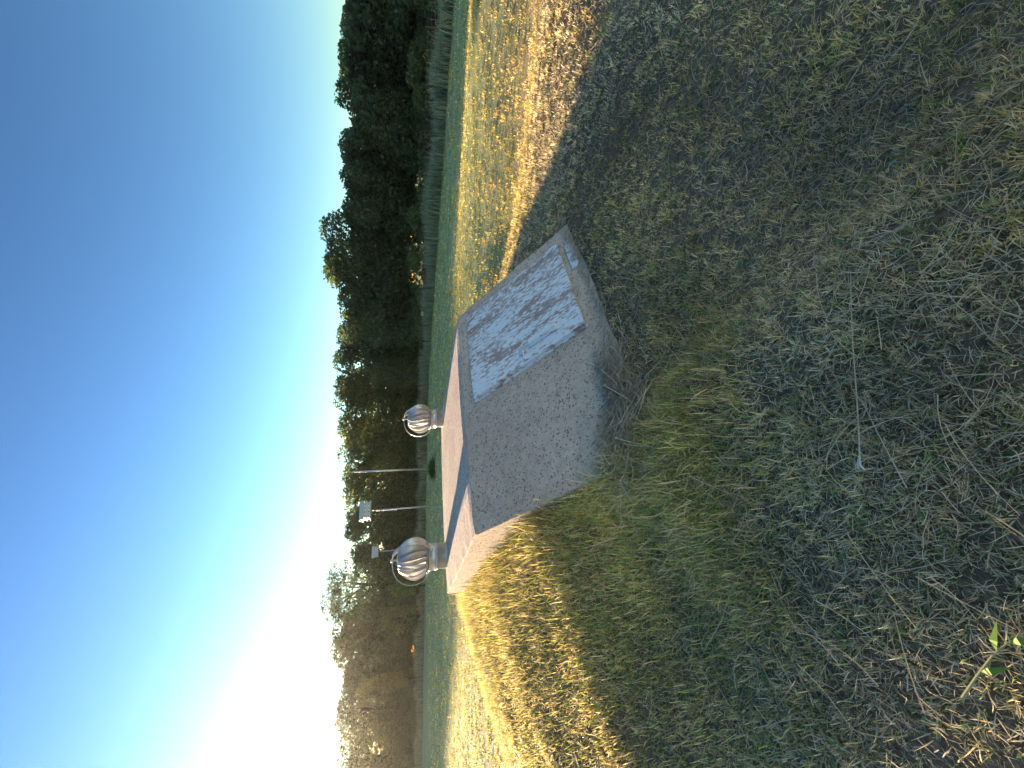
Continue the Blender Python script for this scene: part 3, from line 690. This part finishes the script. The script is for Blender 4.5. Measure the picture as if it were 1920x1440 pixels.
# clump at the foot of the bare pole
nW = 1600
rad = np.abs(rng.normal(0, .42, nW)); an = rng.random(nW) * 2 * np.pi
xs, ys = px_ + rad * np.cos(an), py_ + rad * np.sin(an)
col = pick(nW, [(.06, .10, .03), (.08, .13, .04), (.11, .15, .05)], [1, 1, 1])
me = blades('grass_clump', np.stack([xs, ys, ground(xs, ys) - .02], -1), rng.uniform(.35, .85, nW), np.full(nW, .035), an, .2 + rad * .5, rng.normal(.5, .3, nW), col)
tag(link('grass_clump', me, M['weed']), 'dark green grass clump at the foot of the bare pole', 'grass clump')

# ------------------------------------------------------------------ trees
def leaf_mesh(name, C, size, col, upbias=.35):
    nL = len(C)
    nrm = rng.normal(0, 1, (nL, 3)); nrm[:, 2] = np.abs(nrm[:, 2]) + upbias; nrm /= np.linalg.norm(nrm, axis=1, keepdims=True)
    t = np.cross(nrm, rng.normal(0, 1, (nL, 3))); t /= np.linalg.norm(t, axis=1, keepdims=True) + 1e-9; b = np.cross(nrm, t)
    s = size[:, None]
    V = np.stack([C - t * s * .62, C - b * s * .34 + nrm * s * .08, C + t * s * .62, C + b * s * .34 + nrm * s * .08], 1).reshape(-1, 3)
    i = np.arange(nL) * 4
    return from_arrays(name, V, np.stack([i, i + 1, i + 2, i + 3], -1), None, np.repeat(col, 4, 0))
def crown_points(nL, lobes, fill=.35):
    """points spread through lobes (cx,cy,cz,rx,rz), denser near the surface"""
    vol = np.array([l[3] * l[3] * l[4] for l in lobes]) ** .72; k = rng.choice(len(lobes), nL, p=vol / vol.sum())
    Lb = np.array(lobes)[k]
    dvec = rng.normal(0, 1, (nL, 3)); dvec /= np.linalg.norm(dvec, axis=1, keepdims=True)
    # clumps: pull directions toward random centres on each lobe
    nc = 26; cent = rng.normal(0, 1, (len(lobes), nc, 3)); cent /= np.linalg.norm(cent, axis=2, keepdims=True)
    cc = cent[k, rng.integers(0, nc, nL)]; mixk = rng.random(nL)[:, None] < .72
    crad = rng.normal(0, .26, (nL, 3)); dd = np.where(mixk, cc + crad, dvec); ln = np.linalg.norm(dd, axis=1, keepdims=True); du = dd / (ln + 1e-9)
    rad = np.where(rng.random(nL) < fill, rng.random(nL) ** .5, rng.normal(.93, .09, nL)) 
    P = du * rad[:, None]
    return np.stack([Lb[:, 0] + P[:, 0] * Lb[:, 3], Lb[:, 1] + P[:, 1] * Lb[:, 3], Lb[:, 2] + P[:, 2] * Lb[:, 4]], -1)
def tree(name, x, y, H, W, label, nL=12500, leaf=.31, pal=None, low=.12, open_=0.0, seed=0, cat='tree', nl=13):
    global rng
    keep_rng = rng; rng = np.random.default_rng(1000 + seed); rd = random.Random(seed)
    g = gz(x, y); rt = empty(name, (x, y, g)); tag(rt, label, cat, 'trees behind the fences')
    lobes = []
    zc = H * (low + 1) / 2
    for k in range(nl):
        an = 2 * math.pi * (k * .618 + rd.random() * .15); q = (k + .5) / nl
        zz = H * (low + .12 + (1 - low - .22) * q); prof = math.sin(math.pi * (.15 + .67 * q)) ** .6
        ro = W * .55 * prof * rd.uniform(.55, 1.05)
        lr = W * rd.uniform(.30, .44) * (1 - .28 * q); lz = H * rd.uniform(.11, .17)
        lobes.append((ro * math.cos(an), ro * math.sin(an), min(zz, H - lz * .95), lr, lz))
    for k in range(3): lobes.append((rd.uniform(-.35, .35) * W, rd.uniform(-.35, .35) * W, H * (.90 - .04 * k), W * .32, H * .095))
    lobes.append((0, 0, zc, W * .62, H * .34 * (1 - open_ * .5)))
    P = crown_points(nL, lobes, .3)
    P = P[P[:, 2] > H * low * .6]
    if pal is None: pal = [(.055, .085, .03), (.07, .10, .035), (.09, .115, .04), (.045, .07, .028)]
    c = pick(len(P), pal, np.ones(len(pal))) * (.7 + .6 * rng.random(len(P)))[:, None]
    me = leaf_mesh('crown', P, leaf * (.6 + .8 * rng.random(len(P))), c); link('crown', me, M['leaf'], rt)
    bm = bmesh.new(); tr = H * .022 + .04
    top = H * .72; pts = []; ox = oy = 0
    for k in range(7):
        pts.append((ox, oy, -.3 + (top + .3) * k / 6)); ox += rd.uniform(-.03, .03) * H * .5; oy += rd.uniform(-.03, .03) * H * .5
    add_tube(bm, pts, [tr * 1.35] + [tr * (1 - k / 7.5) for k in range(1, 7)], 7)
    for l in lobes[:nl]:
        t0 = pts[min(5, max(1, int(l[2] / top * 4.2)))]
        mid = ((t0[0] + l[0]) / 2, (t0[1] + l[1]) / 2, (t0[2] + l[2]) / 2 + H * .01)
        add_tube(bm, [t0, mid, (l[0], l[1], l[2])], [tr * .5, tr * .32, tr * .12], 5, cap=False)
    link('trunk', bm_mesh('trunk', bm), M['bark'], rt)
    rng = keep_rng
    return rt
def at_uv(u, v, Yd):        # point seen at upright pixel (u, v) at world distance Yd
    w = (960 - v) / FPX; k = Yd / (math.cos(PITCH) + math.sin(PITCH) * w)
    return (u - 720) / FPX * k, CAMZ + k * (-math.sin(PITCH) + math.cos(PITCH) * w)
def tree_uv(iy, ix, Yd, halfpx, label, **kw):     # picture row iy, top at picture column ix
    x, zt = at_uv(1440 - iy, ix, Yd); H = zt - gz(x, Yd); k = Yd / (math.cos(PITCH) + .43 * math.sin(PITCH))
    kw['low'] = kw.get('low', .1) * .45
    return tree('tree', x, Yd, H, halfpx / FPX * k * 1.3, label, **kw)
DARK = [(.07, .105, .058), (.09, .125, .062), (.11, .14, .065), (.058, .088, .048)]
OLIVE = [(.10, .125, .045), (.12, .14, .055), (.08, .105, .04), (.14, .145, .06)]
BROWN = [(.10, .10, .04), (.12, .11, .045), (.08, .085, .035)]
tree_uv(-75, 640, 30, 80, 'dark tree cut by the picture edge beside the sunlit strip of lawn', pal=DARK, seed=1, low=.08)
tree_uv(20, 640, 33, 75, 'dark dense tree nearest the picture corner above the fence', pal=DARK, seed=2, low=.08)
tree_uv(135, 630, 37, 72, 'dark dense tree with yellow sunlit top, second along the near fence', pal=DARK, seed=3, low=.08)
tree_uv(218, 658, 36, 66, 'lower dark tree filling the notch between two taller sunlit tops', pal=DARK, seed=4, low=.06)
tree_uv(295, 636, 40, 66, 'dark tree with a loose top of see-through leaves, third sunlit top along the fence', pal=DARK, seed=5, low=.08, open_=.6)
tree_uv(370, 643, 42, 66, 'low dark round tree beside the tallest open-topped tree', pal=DARK, seed=6, low=.06)
tree_uv(468, 606, 46, 90, 'tallest dark tree with an open sunlit crown, in line with the door', pal=DARK, seed=7, low=.07, open_=.8, nL=18000)
tree_uv(588, 634, 48, 70, 'dark leafy tree just past the tallest open-topped tree', pal=DARK, seed=8, low=.08)
tree_uv(650, 628, 56, 60, 'airy dark tree with sky showing through its crown, above the shelter roof corner', pal=DARK, seed=9, low=.1, open_=.7)
tree_uv(735, 630, 60, 56, 'broad tree with golden lit edge behind the smaller ventilator', pal=OLIVE, seed=10, low=.16)
tree_uv(820, 632, 62, 62, 'rounded olive-green tree between the smaller ventilator and the bare pole', pal=OLIVE, seed=11, low=.12)
tree_uv(900, 642, 63, 56, 'dark olive tree directly behind the bare pole', pal=OLIVE, seed=12, low=.1)
tree_uv(975, 645, 64, 54, 'olive tree directly behind the large birdhouse', pal=OLIVE, seed=13, low=.1)
tree_uv(1040, 660, 66, 48, 'lower tree in the dip behind the far-off birdhouse', pal=OLIVE, seed=14, low=.1)
tree_uv(1112, 604, 72, 66, 'tall feathery tree rising behind the larger ventilator', pal=OLIVE, seed=15, low=.1, open_=.6, nL=18000, leaf=.28)
tree_uv(1190, 622, 76, 58, 'brownish tree next to the tall feathery tree, towards the sun', pal=BROWN, seed=16, low=.08, leaf=.38, nL=15000)
tree_uv(1265, 640, 79, 56, 'lower brownish tree in the dip beneath the white glare', pal=BROWN, seed=17, low=.08, leaf=.38, nL=15000)
tree_uv(1345, 626, 83, 66, 'wide brownish tree below the brightest part of the sky', pal=BROWN, seed=18, low=.08, leaf=.38, nL=15000)
tree_uv(1435, 634, 88, 66, 'brown backlit tree at the picture edge nearest the sun', pal=BROWN, seed=19, low=.08, leaf=.38, nL=15000)
tree_uv(1525, 636, 93, 70, 'backlit tree almost wholly cut off by the picture edge nearest the sun', pal=BROWN, seed=20, low=.08, leaf=.38, nL=15000)

# wood behind and undergrowth below, each read as one mass
def mass(name, pts, label, pal, leafs, nper, cat):
    P = []
    for (x, y, w, h, z0) in pts:
        lob = [(x + random.uniform(-.5, .5) * w, y + random.uniform(-.3, .3) * w, gz(x, y) + z0 + h * random.uniform(.12, .8), w * random.uniform(.4, .7), h * random.uniform(.2, .34)) for _ in range(5)]
        P.append(crown_points(nper, lob, .3))
    P = np.concatenate(P); c = pick(len(P), pal, np.ones(len(pal))) * (.7 + .6 * rng.random(len(P)))[:, None]
    tag(link(name, leaf_mesh(name, P, leafs * (.6 + .8 * rng.random(len(P))), c), M['leaf']), label, cat, None, 'stuff')
pts = []
for iy in range(-200, 1560, 62):
    Yd = np.interp(iy, [-200, 500, 700, 1100, 1560], [44, 64, 80, 92, 112])
    x, zt = at_uv(1440 - iy, (646 if iy < 560 else 640) + random.uniform(-6, 12), Yd); pts.append((x, Yd, Yd * .075, zt + .3, 0))
for iy in range(560, 1620, 40):
    Yd = np.interp(iy, [500, 700, 1100, 1620], [60, 72, 86, 108])
    x, _ = at_uv(1440 - iy, 700, Yd); pts.append((x, Yd, Yd * .055, Yd * .085, 0))
mass('woods', pts, 'dark mass of farther trees filling the gaps between the front trees', DARK, .6, 3200, 'woods')
pts = []
for iy in list(range(-180, 640, 36)):
    Yd = np.interp(iy, [-200, 500, 640], [24, 38, 46]) + random.uniform(-1, 1.5)
    x, _ = at_uv(1440 - iy, 790, Yd); pts.append((x, Yd, 1.5, random.uniform(1.4, 2.6), 0))
for iy in list(range(640, 1560, 34)):
    Yd = np.interp(iy, [640, 1100, 1560], [54, 66, 92]) + random.uniform(-1, 2)
    x, _ = at_uv(1440 - iy, 790, Yd); pts.append((x, Yd, 2.2, random.uniform(1.8, 4.2), 0))
mass('undergrowth', pts, 'scrubby undergrowth below the trees just behind the fences', OLIVE, .2, 900, 'undergrowth')
# single bushes that stand out
def bush_uv(iy, ix, Yd, halfpx, label, pal, seed):
    x, zt = at_uv(1440 - iy, ix, Yd); k = Yd; H = max(1.2, zt - gz(x, Yd))
    rt = tree('bush', x, Yd, H, halfpx / FPX * k, label, nL=2600, leaf=.2, pal=pal, low=.02, seed=seed, cat='bush', nl=8); rt['group'] = 'bushes by the fences'
bush_uv(700, 690, 51, 44, 'rounded dark bush tree standing out in front of the trunks', OLIVE, 41)
bush_uv(1105, 733, 60, 22, 'bright green bush just past the larger ventilator', [(.10, .16, .04), (.13, .19, .05)], 42)
bush_uv(1165, 712, 64, 34, 'yellow-green bush in front of the brownish trees', [(.13, .15, .05), (.16, .17, .06)], 43)
bush_uv(1290, 664, 74, 22, 'golden leafy sapling glowing in front of the brownish trees', [(.22, .19, .05), (.26, .20, .06)], 44)

# ------------------------------------------------------------------ thin haze volume added to imitate the lens flare veil and glow
bm = bmesh.new(); add_box(bm, (-190, -60, -3.0), (110, 190, 27))
hz = link('haze', bm_mesh('haze', bm), None); tag(hz, 'thin added haze over the whole field, imitating the lens flare veil', 'haze', None, 'stuff')
mt = bpy.data.materials.new('flare_veil_haze'); mt.use_nodes = True; nn = mt.node_tree; nn.nodes.clear()
vo = nn.nodes.new('ShaderNodeVolumePrincipled'); vo.inputs['Color'].default_value = (.95, .93, .9, 1); vo.inputs['Density'].default_value = .00013; vo.inputs['Anisotropy'].default_value = .72
ou = nn.nodes.new('ShaderNodeOutputMaterial'); nn.links.new(vo.outputs[0], ou.inputs['Volume']); hz.data.materials.append(mt)
